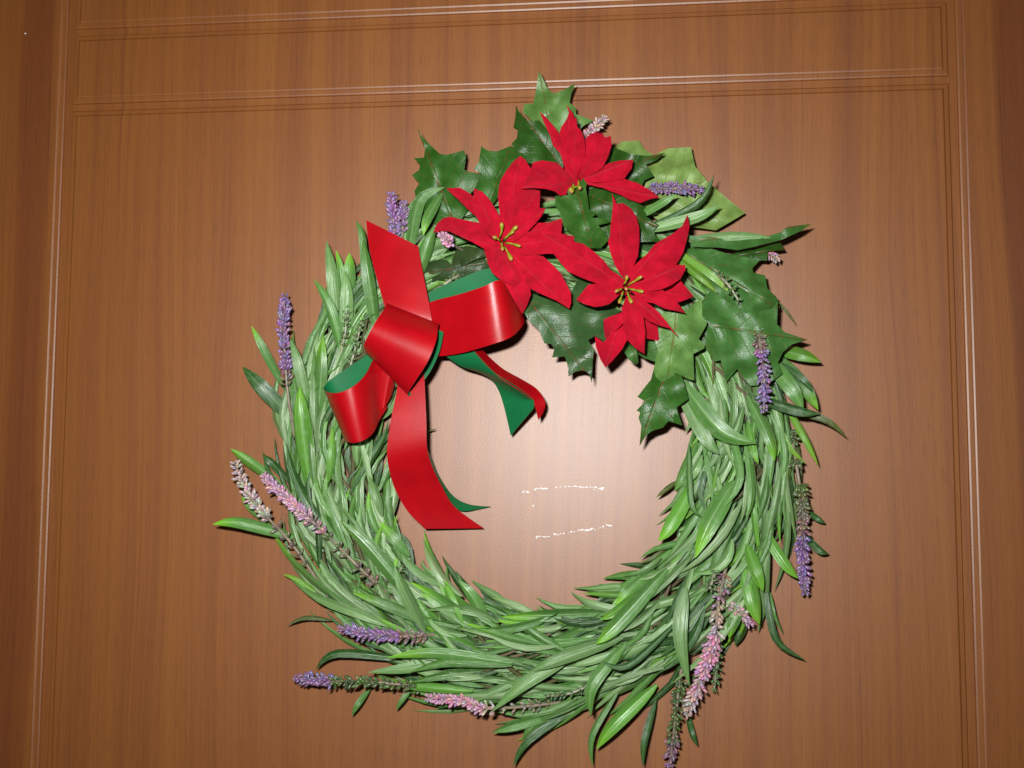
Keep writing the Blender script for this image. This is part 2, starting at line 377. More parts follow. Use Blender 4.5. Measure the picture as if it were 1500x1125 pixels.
# leaves that stand out in the photograph: tip, bend, base, width, heights base/bend/tip (mm), kind
HL = [
 (368,477, 384,508, 405,548, 15, 14,22,24,'b'), (355,537, 382,566, 420,604, 27, 16,24,22,'d'), (425,495, 437,535, 447,580, 20, 26,30,30,'g'),
 (439,566, 442,615, 450,680, 30, 30,38,38,'l'), (473,491, 470,540, 467,595, 24, 28,34,34,'b'), (459,408, 483,448, 502,520, 19, 24,34,34,'m'),
 (478,352, 486,400, 492,470, 21, 22,30,28,'g'), (521,323, 531,350, 533,400, 13, 24,30,28,'m'), (532,350, 538,400, 547,458, 23, 28,36,36,'m'),
 (492,366, 500,400, 505,450, 14, 20,26,26,'b'), (512,370, 512,400, 512,450, 22, 20,24,24,'b'), (505,395, 508,440, 505,500, 24, 24,30,32,'g'),
 (337,657, 362,674, 395,698, 18, 12,20,22,'l'), (384,666, 398,678, 415,696, 14, 10,14,14,'d'), (311,768, 352,766, 408,781, 21, 20,30,30,'b'),
 (354,727, 364,740, 380,756, 13, 10,14,14,'l'), (414,841, 440,852, 472,876, 9, 14,16,14,'y'), (419,917, 448,905, 487,909, 7, 10,16,12,'o'),
 (462,981, 496,957, 566,964, 15, 18,20,14,'d'), (706,876, 722,886, 742,899, 5, 14,18,18,'o'), (671,849, 694,876, 711,912, 22, 22,26,26,'m'),
 (640,843, 664,880, 700,918, 24, 24,28,28,'l'), (601,852, 645,882, 700,922, 27, 26,32,30,'b'), (731,904, 800,902, 890,898, 22, 24,30,30,'b'),
 (873,944, 905,914, 952,862, 28, 36,40,42,'b'), (879,908, 902,896, 930,874, 17, 34,40,40,'l'), (902,887, 920,866, 945,846, 22, 26,30,30,'b'),
 (904,860, 918,857, 940,848, 6, 18,22,20,'o'), (866,1049, 868,1004, 900,964, 23, 38,42,38,'m'), (873,1098, 900,1062, 940,1024, 26, 20,22,18,'l'),
 (868,1124, 868,1076, 893,1034, 10, 24,26,22,'m'), (751,1124, 775,1084, 828,1048, 12, 16,20,18,'d'), (764,1086, 780,1066, 806,1053, 16, 16,20,18,'m'),
 (720,1073, 755,1063, 800,1050, 19, 18,24,22,'m'), (515,1049, 524,1032, 537,1014, 9, 12,16,14,'m'), (580,1041, 588,1027, 605,1006, 8, 12,16,14,'m'),
 (942,1124, 944,1085, 955,1046, 11, 16,20,18,'d'), (1022,1093, 1014,1075, 1009,1054, 9, 12,16,14,'d'), (1181,968, 1136,935, 1121,858, 13, 20,24,18,'d'),
 (1147,929, 1134,900, 1128,868, 6, 14,18,14,'m'), (1113,915, 1102,880, 1094,838, 29, 30,34,32,'l'), (1068,936, 1075,910, 1090,876, 22, 26,30,28,'b'),
 (1077,946, 1084,926, 1092,900, 20, 14,16,14,'d'), (961,729, 974,718, 993,704, 7, 16,20,18,'o'), (988,721, 1000,696, 1014,664, 18, 22,26,24,'m'),
 (964,793, 984,768, 1008,724, 26, 26,30,28,'l'), (936,826, 955,818, 980,800, 7, 16,18,16,'o'), (901,863, 934,845, 976,812, 13, 20,24,20,'m'),
 (1109,650, 1055,630, 998,558, 33, 38,46,46,'m'), (1054,666, 1030,636, 1002,580, 26, 34,40,40,'g'), (1111,680, 1104,660, 1098,632, 13, 34,38,38,'l'),
 (1135,676, 1126,640, 1106,600, 23, 34,38,36,'b'), (1199,683, 1180,645, 1158,606, 11, 24,28,24,'y'), (1181,680, 1152,648, 1130,598, 10, 22,26,24,'y'),
 (1240,641, 1202,612, 1138,598, 11, 22,28,24,'o'), (1203,531, 1175,520, 1146,514, 23, 24,30,28,'l'), (1199,601, 1180,570, 1156,540, 25, 26,30,28,'b'),
 (1177,602, 1160,570, 1136,540, 28, 32,36,34,'m'), (1191,576, 1176,556, 1150,538, 14, 30,34,32,'d'), (1202,606, 1168,602, 1124,588, 18, 34,40,38,'d'),
 (1166,476, 1153,458, 1141,442, 4, 18,20,18,'o'), (1209,767, 1198,760, 1186,752, 9, 14,16,14,'d'), (1214,811, 1200,806, 1184,790, 13, 14,18,16,'d'),
 (1170,848, 1148,824, 1124,786, 19, 26,30,26,'l'), (1118,867, 1109,840, 1099,812, 23, 32,36,34,'l'), (1092,764, 1101,720, 1094,656, 14, 36,42,42,'m'),
 (1018,818, 1040,766, 1076,704, 35, 36,44,44,'b'), (1058,746, 1084,700, 1074,650, 15, 36,42,42,'m'), (1029,758, 1012,735, 1010,680, 9, 34,38,36,'m'),
 (1047,254, 1020,300, 960,328, 14, 40,46,50,'d'), (992,284, 972,296, 943,313, 14, 44,50,52,'m'), (1132,348, 1080,346, 1000,352, 17, 36,42,42,'g'),
 (1072,432, 1040,402, 1002,376, 13, 44,46,44,'y'), (1052,430, 1024,405, 998,384, 12, 44,46,44,'y'), (652,274, 614,296, 604,350, 22, 24,34,36,'m'), (628,285, 604,305, 592,350, 16, 24,30,32,'g'),
 (620,345, 626,320, 640,296, 18, 40,44,44,'b'), (637,330, 625,362, 612,400, 24, 34,38,38,'m'), (1055,300, 1020,318, 966,332, 20, 40,44,46,'g'),
 (496,640, 500,600, 496,660, 4, 30,32,30,'m'), (497,762, 540,800, 612,888, 26, 36,42,44,'m'), (516,868, 560,884, 612,906, 20, 36,42,42,'b'),
 (577,826, 592,868, 612,905, 20, 36,44,46,'g'), (567,963, 640,957, 750,972, 22, 34,40,38,'b'), (600,985, 660,970, 750,975, 18, 34,40,38,'m'),
 (538,985, 600,978, 690,962, 20, 24,30,28,'g'), (775,985, 820,965, 880,945, 24, 36,42,42,'g'), (720,1043, 770,1000, 840,960, 24, 36,42,40,'g'),
 (600,1000, 650,990, 700,985, 16, 28,32,30,'m'), (880,968, 920,975, 965,935, 13, 40,44,44,'d'), (1010,1006, 996,930, 1004,860, 26, 36,42,40,'g'),
 (640,628, 625,632, 606,640, 4, 12,14,12,'o'), (556,712, 562,740, 566,770, 5, 14,16,14,'o'), (530,690, 545,660, 566,640, 14, 22,24,22,'d'),
]
for tx, ty, mx, my, bx_, by, wd, hb, hm, ht, kd in HL:
    if math.hypot(tx-bx_, ty-by) < 115 and wd > 8: bx_ += 0.55*(bx_-mx); by += 0.55*(by-my); hb -= 5
    add_leaf([(bx_, by, hb), (mx, my, hm), (tx, ty, ht)], wd*(.86 if wd > 12 else 1), kd, fold=random.choice((-1, 1, 1))*random.uniform(.12, .42), roll=random.uniform(-.5, .5), nseg=10)

# --- holly leaves, petals: outline with a midrib, arched and folded in depth
def blade(name, poly, rib, hb, ht, mat, parent, color=None, arch=3.0, fold=-1.0, curl=0.0, wave=0.8, step=8.0, solid=0.0006, seed=0.0, smooth_n=3):
    (x0, y0), (x1, y1) = rib; L = math.hypot(x1-x0, y1-y0); tx, ty = (x1-x0)/L, (y1-y0)/L
    # refine the outline
    out = []
    n = len(poly)
    for i in range(n):
        a, b = poly[i], poly[(i+1) % n]; m = max(1, int(math.hypot(b[0]-a[0], b[1]-a[1])/6.0))
        for k in range(m): out.append((lerp(a[0], b[0], k/m), lerp(a[1], b[1], k/m)))
    def inside(x, y):
        r = False; j = len(poly)-1
        for i in range(len(poly)):
            if (poly[i][1] > y) != (poly[j][1] > y) and x < (poly[j][0]-poly[i][0])*(y-poly[i][1])/(poly[j][1]-poly[i][1])+poly[i][0]: r = not r
            j = i
        return r
    nb = len(out); pts = [Vector(p) for p in out]
    xs, ys = [p[0] for p in poly], [p[1] for p in poly]
    y = min(ys)+step/2; row = 0
    while y < max(ys):
        x = min(xs)+(step/2 if row % 2 else 0)
        while x < max(xs):
            if inside(x, y) and min((x-p[0])**2+(y-p[1])**2 for p in out) > 12: pts.append(Vector((x, y)))
            x += step
        y += step*0.87; row += 1
    vv, ee, ff, *_ = delaunay_2d_cdt(pts, [], [list(range(nb))], 1, 1e-4)
    V, UV, Cs = [], [], []
    for p in vv:
        u = ((p.x-x0)*tx+(p.y-y0)*ty)/L; v = (-(p.x-x0)*ty+(p.y-y0)*tx)
        uc = min(1.15, max(-0.15, u)); vn = v/40.0
        h = lerp(hb, ht, uc)+arch*4*uc*(1-uc)+fold*abs(vn)**0.85*3.0-abs(vn)**2*1.2+curl*max(0, uc-0.6)**2*20
        h += wave*2.2*noise.noise((p.x/34.0+seed, p.y/34.0, seed*1.3))
        V.append(px(p.x, p.y, max(0.001, h*MM))); UV.append((u, v/L))
        if color: Cs.append(color)
    Fc = []
    for f in ff:
        f = list(f); a, b, c = (V[i] for i in f[:3])
        if (b-a).cross(c-a).dot(C-a) < 0: f.reverse()
        Fc.append(tuple(f))
    return part(name, V, Fc, mat, parent, uvs=UV, colors=Cs or None, solid=solid)
def T(ox, oy, f, pts): return [(ox+f*a, oy+f*b) for a, b in pts]
K2 = (560, 80, .22667); K3 = (860, 150, .25333); K7 = (920, 400, .22667); K8 = (740, 420, .22667); K4 = (620, 220, .28); K9 = (590, 320, .09333)
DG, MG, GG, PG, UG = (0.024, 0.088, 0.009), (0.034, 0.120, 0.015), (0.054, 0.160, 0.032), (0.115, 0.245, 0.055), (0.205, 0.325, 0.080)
HOL = [  # crop, outline, midrib base, midrib tip, h base, h tip, colour, fold, label
 (K3, [(155,255),(210,225),(300,220),(330,270),(385,305),(470,265),(600,258),(625,370),(700,460),(780,530),(915,640),(745,740),(600,720),(420,690),(250,560),(240,400)], (300,600), (760,420), 20, 24, UG, -.3, 'pale green underside of a large leaf behind the lavender'),
 (K3, [(150,258),(260,300),(350,310),(447,293),(400,335),(340,360),(385,425),(330,450),(300,520),(200,560),(60,480),(60,300)], (80,420), (440,296), 34, 38, DG, -.4, None),
 (K2, [(1015,102),(1035,150),(1060,205),(1085,240),(1115,252),(1180,225),(1248,185),(1220,260),(1210,310),(1252,345),(1252,385),(1365,427),(1300,460),(1250,520),(1150,640),(1020,560),(990,450),(960,420),(908,375),(918,318),(975,315),(990,250),(1000,180)], (1110,600), (1016,105), 26, 26, PG, -.5, 'pale holly leaf at the very top'),
 (K2, [(865,325),(880,365),(905,395),(960,430),(1010,425),(1060,480),(1110,560),(1160,640),(1170,730),(1050,720),(940,700),(850,598),(835,580),(872,540),(880,490),(850,470),(862,400)], (1130,690), (866,330), 34, 40, DG, .5, None),
 (K2, [(228,478),(260,530),(300,575),(370,640),(410,648),(450,640),(530,618),(540,660),(530,745),(570,760),(640,770),(600,860),(570,900),(560,1000),(500,1080),(420,1125),(300,1080),(215,920),(208,880),(240,830),(190,780),(238,745),(245,710),(203,670),(270,665),(275,610)], (450,1060), (232,484), 30, 34, MG, -.6, 'dark holly leaf at the upper left'),
 (K2, [(640,590),(665,612),(690,622),(740,625),(830,590),(900,620),(935,645),(900,720),(800,800),(760,900),(690,1000),(640,920),(600,860),(640,770),(590,740),(625,690)], (690,960), (830,600), 34, 40, MG, .6, None),
 (K9, [(300,760),(380,690),(480,660),(600,640),(700,660),(760,720),(790,600),(840,510),(980,570),(1100,570),(1290,620),(1380,780),(1250,800),(1100,860),(800,960),(560,980),(400,1000),(300,900)], (1300,700), (360,860), 30, 26, (0.030,0.062,0.018), -.5, None),
 (K9, [(760,720),(840,480),(1000,430),(1250,470),(1320,600),(1150,640),(1000,720),(850,800)], (1280,540), (800,730), 36, 30, (0.034,0.066,0.018), -.5, None),
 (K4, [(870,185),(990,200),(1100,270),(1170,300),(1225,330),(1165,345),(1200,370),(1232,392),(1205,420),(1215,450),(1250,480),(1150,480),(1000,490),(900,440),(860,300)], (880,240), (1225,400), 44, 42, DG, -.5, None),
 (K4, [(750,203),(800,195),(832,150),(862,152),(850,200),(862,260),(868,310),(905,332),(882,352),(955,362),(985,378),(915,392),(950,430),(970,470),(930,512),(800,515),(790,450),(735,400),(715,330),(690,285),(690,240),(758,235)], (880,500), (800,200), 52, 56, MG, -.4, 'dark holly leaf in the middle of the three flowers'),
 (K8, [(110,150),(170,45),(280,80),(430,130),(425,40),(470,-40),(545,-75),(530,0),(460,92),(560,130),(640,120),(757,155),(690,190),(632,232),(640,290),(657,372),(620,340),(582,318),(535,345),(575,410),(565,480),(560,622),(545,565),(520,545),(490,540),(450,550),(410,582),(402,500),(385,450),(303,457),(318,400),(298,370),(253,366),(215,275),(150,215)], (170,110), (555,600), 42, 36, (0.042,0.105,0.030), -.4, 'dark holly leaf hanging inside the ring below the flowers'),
 (K3, [(560,850),(700,840),(830,880),(1000,912),(955,960),(962,985),(1030,1000),(1042,1075),(1095,1125),(1115,1190),(1080,1200),(1030,1250),(860,1200),(700,1080),(580,960)], (580,880), (1090,1180), 34, 34, GG, -.5, None),
 (K3, [(820,880),(980,840),(1112,800),(1142,852),(1045,858),(1040,915),(880,912)], (850,890), (1135,845), 26, 26, DG, -.2, None),
 (K3, [(590,770),(700,775),(840,798),(1000,788),(1120,750),(1160,718),(1300,702),(1240,742),(1130,792),(1000,825),(870,852),(760,838),(600,835)], (600,805), (1290,704), 40, 36, GG, .3, 'dark narrow leaf pointing out to the right'),
 (K7, [(478,275),(478,180),(545,95),(590,160),(690,200),(760,262),(830,245),(930,232),(968,180),(962,330),(1010,382),(1158,430),(1060,460),(1000,512),(968,580),(1000,650),(900,720),(790,730),(705,620),(636,705),(600,562),(560,572),(500,485),(512,360),(522,330)], (520,335), (1150,430), 46, 42, GG, -.5, 'glossy holly leaf under the lavender at the right'),
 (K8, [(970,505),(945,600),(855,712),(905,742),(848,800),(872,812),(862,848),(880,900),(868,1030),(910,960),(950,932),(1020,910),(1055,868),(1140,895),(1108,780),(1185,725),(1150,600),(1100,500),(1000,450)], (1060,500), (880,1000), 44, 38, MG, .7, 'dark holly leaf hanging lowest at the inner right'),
 (K8, [(1270,70),(1275,175),(1312,195),(1300,250),(1250,338),(1292,375),(1285,400),(1215,435),(1222,605),(1190,600),(1100,555),(1072,660),(1030,735),(985,620),(960,540),(985,400),(930,250),(1030,160),(1150,170)], (1100,240), (1040,690), 52, 46, PG, -.5, 'pale holly leaf below the right flower'),
 (K8, [(755,400),(810,345),(850,400),(862,490),(845,505),(800,470)], (805,350), (850,500), 36, 34, GG, -.2, None),
 (K8, [(850,430),(905,340),(1000,350),(1030,480),(960,482),(900,462)], (1010,390), (870,440), 40, 36, GG, -.2, None),
]
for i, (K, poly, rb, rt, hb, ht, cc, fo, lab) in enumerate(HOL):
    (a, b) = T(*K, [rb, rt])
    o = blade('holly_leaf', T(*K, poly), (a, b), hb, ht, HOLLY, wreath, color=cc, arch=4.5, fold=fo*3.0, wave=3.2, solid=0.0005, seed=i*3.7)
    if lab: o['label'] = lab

# --- poinsettias
A1, A2, B1, B2, C1 = (630,225,.14667), (640,330,.14667), (800,285,.14667), (800,375,.14667), (750,150,.14667)
FLOWERS = [
 ('red velvet poinsettia next to the bow', (735,352), 56, [
  (A1,[(900,20),(950,60),(985,120),(1015,165),(990,250),(960,330),(900,480),(800,700),(745,760),(700,640),(680,430),(690,330),(710,260),(760,170),(830,80)],(740,860),(900,20),60),
  (A1,[(160,345),(300,340),(400,400),(470,470),(600,600),(700,800),(660,880),(540,760),(470,630),(370,540),(280,450)],(690,880),(160,345),58),
  (A1,[(1325,640),(1180,690),(1060,690),(950,770),(900,870),(1100,880),(1310,800)],(760,890),(1325,650),56),
  (A1,[(905,350),(1000,352),(1100,372),(1098,450),(1090,560),(900,760),(800,880),(720,860),(738,640),(745,520),(790,450),(860,395)],(730,890),(1080,380),62),
  (A1,[(435,345),(520,380),(570,430),(620,500),(690,620),(740,720),(740,880),(620,840),(540,780),(480,660),(440,520)],(700,890),(435,345),64),
  (A1,[(35,785),(50,735),(75,695),(130,645),(200,630),(330,660),(490,690),(560,800),(670,900),(660,970),(540,950),(430,890),(280,810),(180,765),(90,768)],(690,920),(35,770),58),
  (A1,[(1152,548),(1000,530),(900,560),(850,650),(740,860),(800,900),(950,800),(1050,700),(1110,620)],(735,890),(1152,550),65),
  (A1,[(1442,825),(1300,797),(1080,775),(960,790),(830,850),(730,890),(780,990),(950,1012),(1150,1000),(1250,1000),(1430,900)],(740,920),(1442,840),60),
  (A2,[(470,230),(560,210),(660,190),(740,290),(820,400),(890,540),(930,620),(940,690),(905,790),(852,890),(780,760),(680,580),(550,470),(510,380)],(640,220),(865,860),54),
  (A2,[(500,280),(600,220),(690,260),(800,430),(860,560),(872,665),(780,612),(640,545),(545,460)],(620,230),(868,660),62),
  (A2,[(640,200),(720,190),(800,280),(950,290),(1060,310),(1150,390),(1230,470),(1300,600),(1337,670),(1342,770),(1322,834),(1200,755),(1050,690),(940,632),(890,530),(780,420),(700,320)],(680,240),(1325,825),60)]),
 ('red velvet poinsettia at the top', (846,266), 52, [
  (C1,[(275,92),(330,140),(400,220),(460,300),(490,420),(540,560),(600,720),(640,790),(540,690),(480,510),(410,430),(380,330),(330,230)],(620,780),(275,95),62),
  (C1,[(543,22),(580,75),(605,100),(622,160),(640,150),(650,260),(640,430),(640,700),(600,760),(540,640),(490,480),(466,330),(490,250),(550,160),(568,100)],(610,770),(545,25),64),
  (C1,[(735,360),(780,320),(830,298),(900,308),(930,350),(988,335),(993,430),(960,530),(900,650),(800,720),(680,800),(640,760),(680,640),(720,520)],(650,780),(965,330),56),
  (C1,[(640,230),(690,280),(725,380),(732,480),(712,600),(670,690),(640,780),(600,730),(560,560),(530,450),(518,350),(570,290)],(630,790),(640,230),68),
  (C1,[(1472,945),(1380,962),(1280,1002),(1150,955),(1100,925),(1000,890),(900,850),(760,820),(700,780),(900,770),(1120,762),(1260,808),(1400,890)],(690,790),(1470,945),50),
  (C1,[(1212,572),(1195,660),(1120,765),(1000,790),(850,800),(700,800),(690,760),(860,675),(960,610),(1070,580)],(680,785),(1210,578),58),
  (C1,[(92,862),(180,700),(208,600),(300,578),(440,600),(540,680),(620,780),(650,830),(560,862),(540,922),(480,932),(430,890),(330,862),(200,852)],(640,800),(100,850),66)]),
 ('red velvet poinsettia at the right', (915,421), 60, [
  (B1,[(655,-20),(690,60),(702,92),(770,85),(850,140),(900,220),(930,330),(932,480),(915,620),(870,720),(800,860),(740,800),(680,690),(640,580),(618,470),(640,400),(640,340),(655,230),(668,100)],(790,880),(700,20),62),
  (B1,[(-15,395),(60,392),(130,405),(280,470),(370,490),(480,570),(580,660),(640,750),(720,800),(810,880),(780,940),(620,910),(520,892),(430,860),(350,830),(220,770),(150,690),(80,600),(20,500)],(780,910),(-10,405),68),
  (B1,[(298,1052),(420,900),(560,880),(700,870),(790,920),(720,1010),(640,1085),(560,1112),(480,1122),(380,1092)],(780,930),(300,1050),60),
  (B1,[(1415,208),(1432,320),(1400,470),(1370,580),(1300,700),(1150,790),(960,880),(830,930),(790,870),(860,730),(920,670),(1010,590),(1090,490),(1160,450),(1280,380),(1370,310)],(790,910),(1415,210),60),
  (B1,[(1478,1015),(1400,1050),(1320,1078),(1200,1020),(980,980),(840,950),(1150,920),(1340,855),(1400,930)],(810,930),(1475,1012),55),
  (B2,[(592,1115),(540,1030),(495,900),(488,805),(570,865),(620,820),(720,640),(800,520),(840,600),(812,830),(760,930),(660,1050)],(810,440),(590,1105),54),
  (B2,[(1135,852),(1000,822),(970,700),(900,520),(960,560),(1050,640),(1108,700)],(850,420),(1133,850),54),
  (B2,[(1392,572),(1310,552),(1180,522),(1080,472),(940,450),(830,330),(1000,330),(1150,330),(1250,400),(1330,490)],(810,330),(1390,570),60),
  (B1,[(1388,702),(1392,750),(1340,845),(1250,905),(1150,945),(1000,970),(840,960),(800,920),(960,855),(1080,780),(1180,740),(1300,702)],(800,930),(1388,704),66),
  (B2,[(575,640),(640,608),(760,560),(790,440),(840,480),(800,640),(700,745),(602,865),(578,760)],(810,430),(590,820),60),
  (B2,[(1312,805),(1230,722),(1130,692),(1040,652),(970,600),(880,500),(830,380),(930,420),(1010,468),(1070,510),(1140,580),(1200,650),(1262,740)],(820,370),(1310,800),62),
  (B2,[(982,978),(890,922),(810,832),(778,680),(755,520),(800,400),(870,400),(940,500),(970,620),(988,760)],(820,380),(980,972),66)]),
]
for fi, (lab, ctr, hc, petals) in enumerate(FLOWERS):
    # receptacle: small red cushion that carries the petals
    V, Fc = [], []
    for r, dh in ((0, 3.0), (7, 2.6), (11, 1.2), (12.5, -2.0), (5, -9.0)):
        for k in range(12):
            an = 2*math.pi*k/12; V.append(px(ctr[0]+r*math.cos(an), ctr[1]+r*math.sin(an), (hc-3+dh)*MM))
    for i in range(4):
        for k in range(12):
            k2 = (k+1) % 12; Fc.append((i*12+k, i*12+k2, (i+1)*12+k2, (i+1)*12+k))
    pz = part('poinsettia', V, Fc, VELVET, uvs=[(0, .5)]*len(V)); pz['label'] = lab
    for j, (K, poly, rb, rt, ht) in enumerate(petals):
        a, b = T(*K, [rb, rt])
        blade('petal', T(*K, poly), (a, b), hc-5+0.9*j, ht, VELVET, pz, arch=random.uniform(2.0, 8.0), fold=random.choice((-2.3, -1.7, 1.2, 1.7)), wave=2.4, curl=-0.6, step=6.0, solid=0.0007, seed=fi*11+j*2.3)
    if fi == 1: sts = [(4, 6, -8, 14), (-6, 2, -10, 12), (2, -4, 3, 9)]
    elif fi == 0: sts = [(-3, -3, 0, -22), (2, 0, 15, -11), (3, 4, 24, 8), (-2, 2, -10, -4), (-1, 2, 1, 12), (3, 8, 13, 26), (3, 2, 20, -18)]
    else: sts = [(-2, -3, 3, -14), (3, -2, 22, -14), (3, 2, 24, 6), (-3, 2, -11, 5), (-1, 4, -7, 20), (3, 4, 9, 20), (0, 0, 2, 2)]
    for (ax, ay, bx_, by) in sts:
        V, Fc, Cs = [], [], []
        p0, p1 = px(ctr[0]+ax, ctr[1]+ay, (hc+3)*MM), px(ctr[0]+bx_*0.62, ctr[1]+by*0.62, (hc+10)*MM); p2 = px(ctr[0]+bx_, ctr[1]+by, (hc+11.5)*MM)
        tube_into(V, Fc, [p0, p0.lerp(p1, .5)+Vector((0, -.0008, 0)), p1], [.0007, .00055, .0005], 6); Cs += [(0.25, 0.33, 0.02)]*len(V)
        bud_into(V, Fc, Cs, p1, p2-p1+Vector((0, -.0004, 0)), (p2-p1).length*1.25+0.0012, random.uniform(.0010, .0015), (0.20, 0.40, 0.015), (0.40, 0.26, 0.03), 8)
        n0 = len(V); bud_into(V, Fc, Cs, p2, p2-p1, 0.0018, 0.0009, (0.60, 0.10, 0.04), (0.75, 0.25, 0.18), 6)
        part('stamen', V, Fc, BUD, pz, colors=Cs)

# --- satin bow, red outside and green inside
def ribbon(name, K, secs, parent, front='red', k=0, nspan=6, nac=6, bulge=0.0, label=None):
    flat = [(*T(*K, [a])[0], ha, *T(*K, [b])[0], hb) for a, ha, b, hb in secs]
    P = catmull(flat, nspan); V, Fc = [], []
    for (ax, ay, ah, bx_, by, bh) in P:
        p, q = px(ax, ay, ah*MM), px(bx_, by, bh*MM)
        for j in range(nac+1): V.append(p.lerp(q, j/nac)+Vector((0, -bulge*math.sin(math.pi*j/nac)*MM, 0)))
    for i in range(len(P)-1):
        for j in range(nac):
            a = i*(nac+1)+j; Fc.append((a, a+1, a+nac+2, a+nac+1))
    f = Fc[(k*nspan+nspan//2)*nac+nac//2]; a, b, c = V[f[0]], V[f[1]], V[f[2]]
    facing = (b-a).cross(c-a).dot(C-a) > 0
    mats = [RED, GREEN] if facing == (front == 'red') else [GREEN, RED]
    o = part(name, V, Fc, None, parent, mats=mats, solid=0.00035)
    if label: o['label'] = label
    return o
K5, K6 = (460, 310, .24), (460, 520, .24)
bow = ribbon('bow', K5, [((440,560),47,(770,690),47), ((435,585),55,(757,703),56), ((385,660),66,(745,790),67), ((340,740),68,(695,915),69), ((308,810),62,(612,1045),62),
                         ((322,865),52,(574,1108),52), ((350,850),45,(600,1112),46), ((420,760),42,(704,985),45), ((470,680),42,(766,850),47), ((520,620),43,(790,735),49)], wreath, 'red', 2,
             label='red satin bow with green lining on the left of the wreath')
ribbon('tail', K5, [((470,700),40,(760,800),40), ((432,580),45,(725,692),46), ((392,440),42,(698,540),45), ((352,290),38,(668,390),43), ((330,170),35,(645,270),41), ((318,52),34,(637,212),40)], bow, 'red', 2, bulge=1.0, label='upright red ribbon tail')
ribbon('loop', K5, [((640,600),40,(640,850),36), ((715,550),43,(750,882),38), ((880,506),54,(905,862),48), ((1030,458),65,(1080,812),59), ((1120,420),65,(1195,770),58), ((1185,430),55,(1262,712),48),
                    ((1200,425),46,(1285,660),38), ((1150,375),42,(1240,640),30), ((1060,346),41,(1140,690),26), ((880,412),41,(950,740),26), ((700,492),42,(740,800),28)], bow, 'red', 1, nspan=8, bulge=0.6, label='large red loop on the right of the bow')
ribbon('loop', K6, [((450,-30),42,(440,330),34), ((372,10),48,(398,395),38), ((310,120),57,(362,470),47), ((240,190),64,(312,515),55), ((160,228),64,(250,535),56), ((95,228),58,(205,530),50),
                    ((62,205),49,(190,515),42), ((90,160),43,(215,480),33), ((180,95),41,(290,420),28), ((290,20),41,(360,330),28), ((400,-60),42,(440,260),30)], bow, 'red', 1, nspan=8, bulge=0.5, label='small red loop at the lower left of the bow')
ribbon('loop', K6, [((380,40),36,(385,330),32), ((420,70),42,(400,346),37), ((455,110),44,(425,322),39), ((482,160),40,(462,270),36), ((492,190),34,(478,238),31), ((470,150),28,(450,260),25), ((420,80),27,(400,300),25)], bow, 'red', 1, label='small red curl behind the knot')
ribbon('tail', K6, [((520,120),44,(668,60),44), ((503,235),45,(674,140),46), ((470,400),46,(686,400),47), ((446,590),44,(690,560),45), ((462,710),38,(716,665),38), ((500,830),29,(772,785),28), ((575,955),21,(858,925),19), ((680,1060),16,(1035,1056),11)], bow, 'red', 2, nspan=7, label='long red ribbon tail hanging down inside the ring')
ribbon('tail', K6, [((640,500),12,(660,560),28), ((705,600),8,(700,700),26), ((765,740),5,(752,820),18), ((850,860),3,(815,905),12), ((950,912),3,(905,950),9), ((1078,925),3,(990,942),6)], bow, 'green', 2, label='narrow green-backed ribbon tail behind the long one')
ribbon('tail', K6, [((740,-40),34,(900,-90),38), ((805,6),34,(990,-5),41), ((905,70),31,(1065,75),41), ((1015,108),27,(1155,150),41), ((1085,150),24,(1240,205),39), ((1130,220),22,(1320,262),36), ((1165,330),21,(1346,272),34), ((1202,492),18,(1342,325),31)], bow, 'green', 2, label='green-sided ribbon tail to the right')
ribbon('tail', K6, [((930,-60),42,(1010,-50),36), ((990,-5),43,(1045,-8),34), ((1095,105),43,(1150,85),33), ((1220,185),41,(1265,150),30), ((1325,262),37,(1362,212),30), ((1344,300),34,(1410,290),31), ((1368,395),30,(1398,350),29)], bow, 'red', 2, label='red edge of the twisted right ribbon tail')

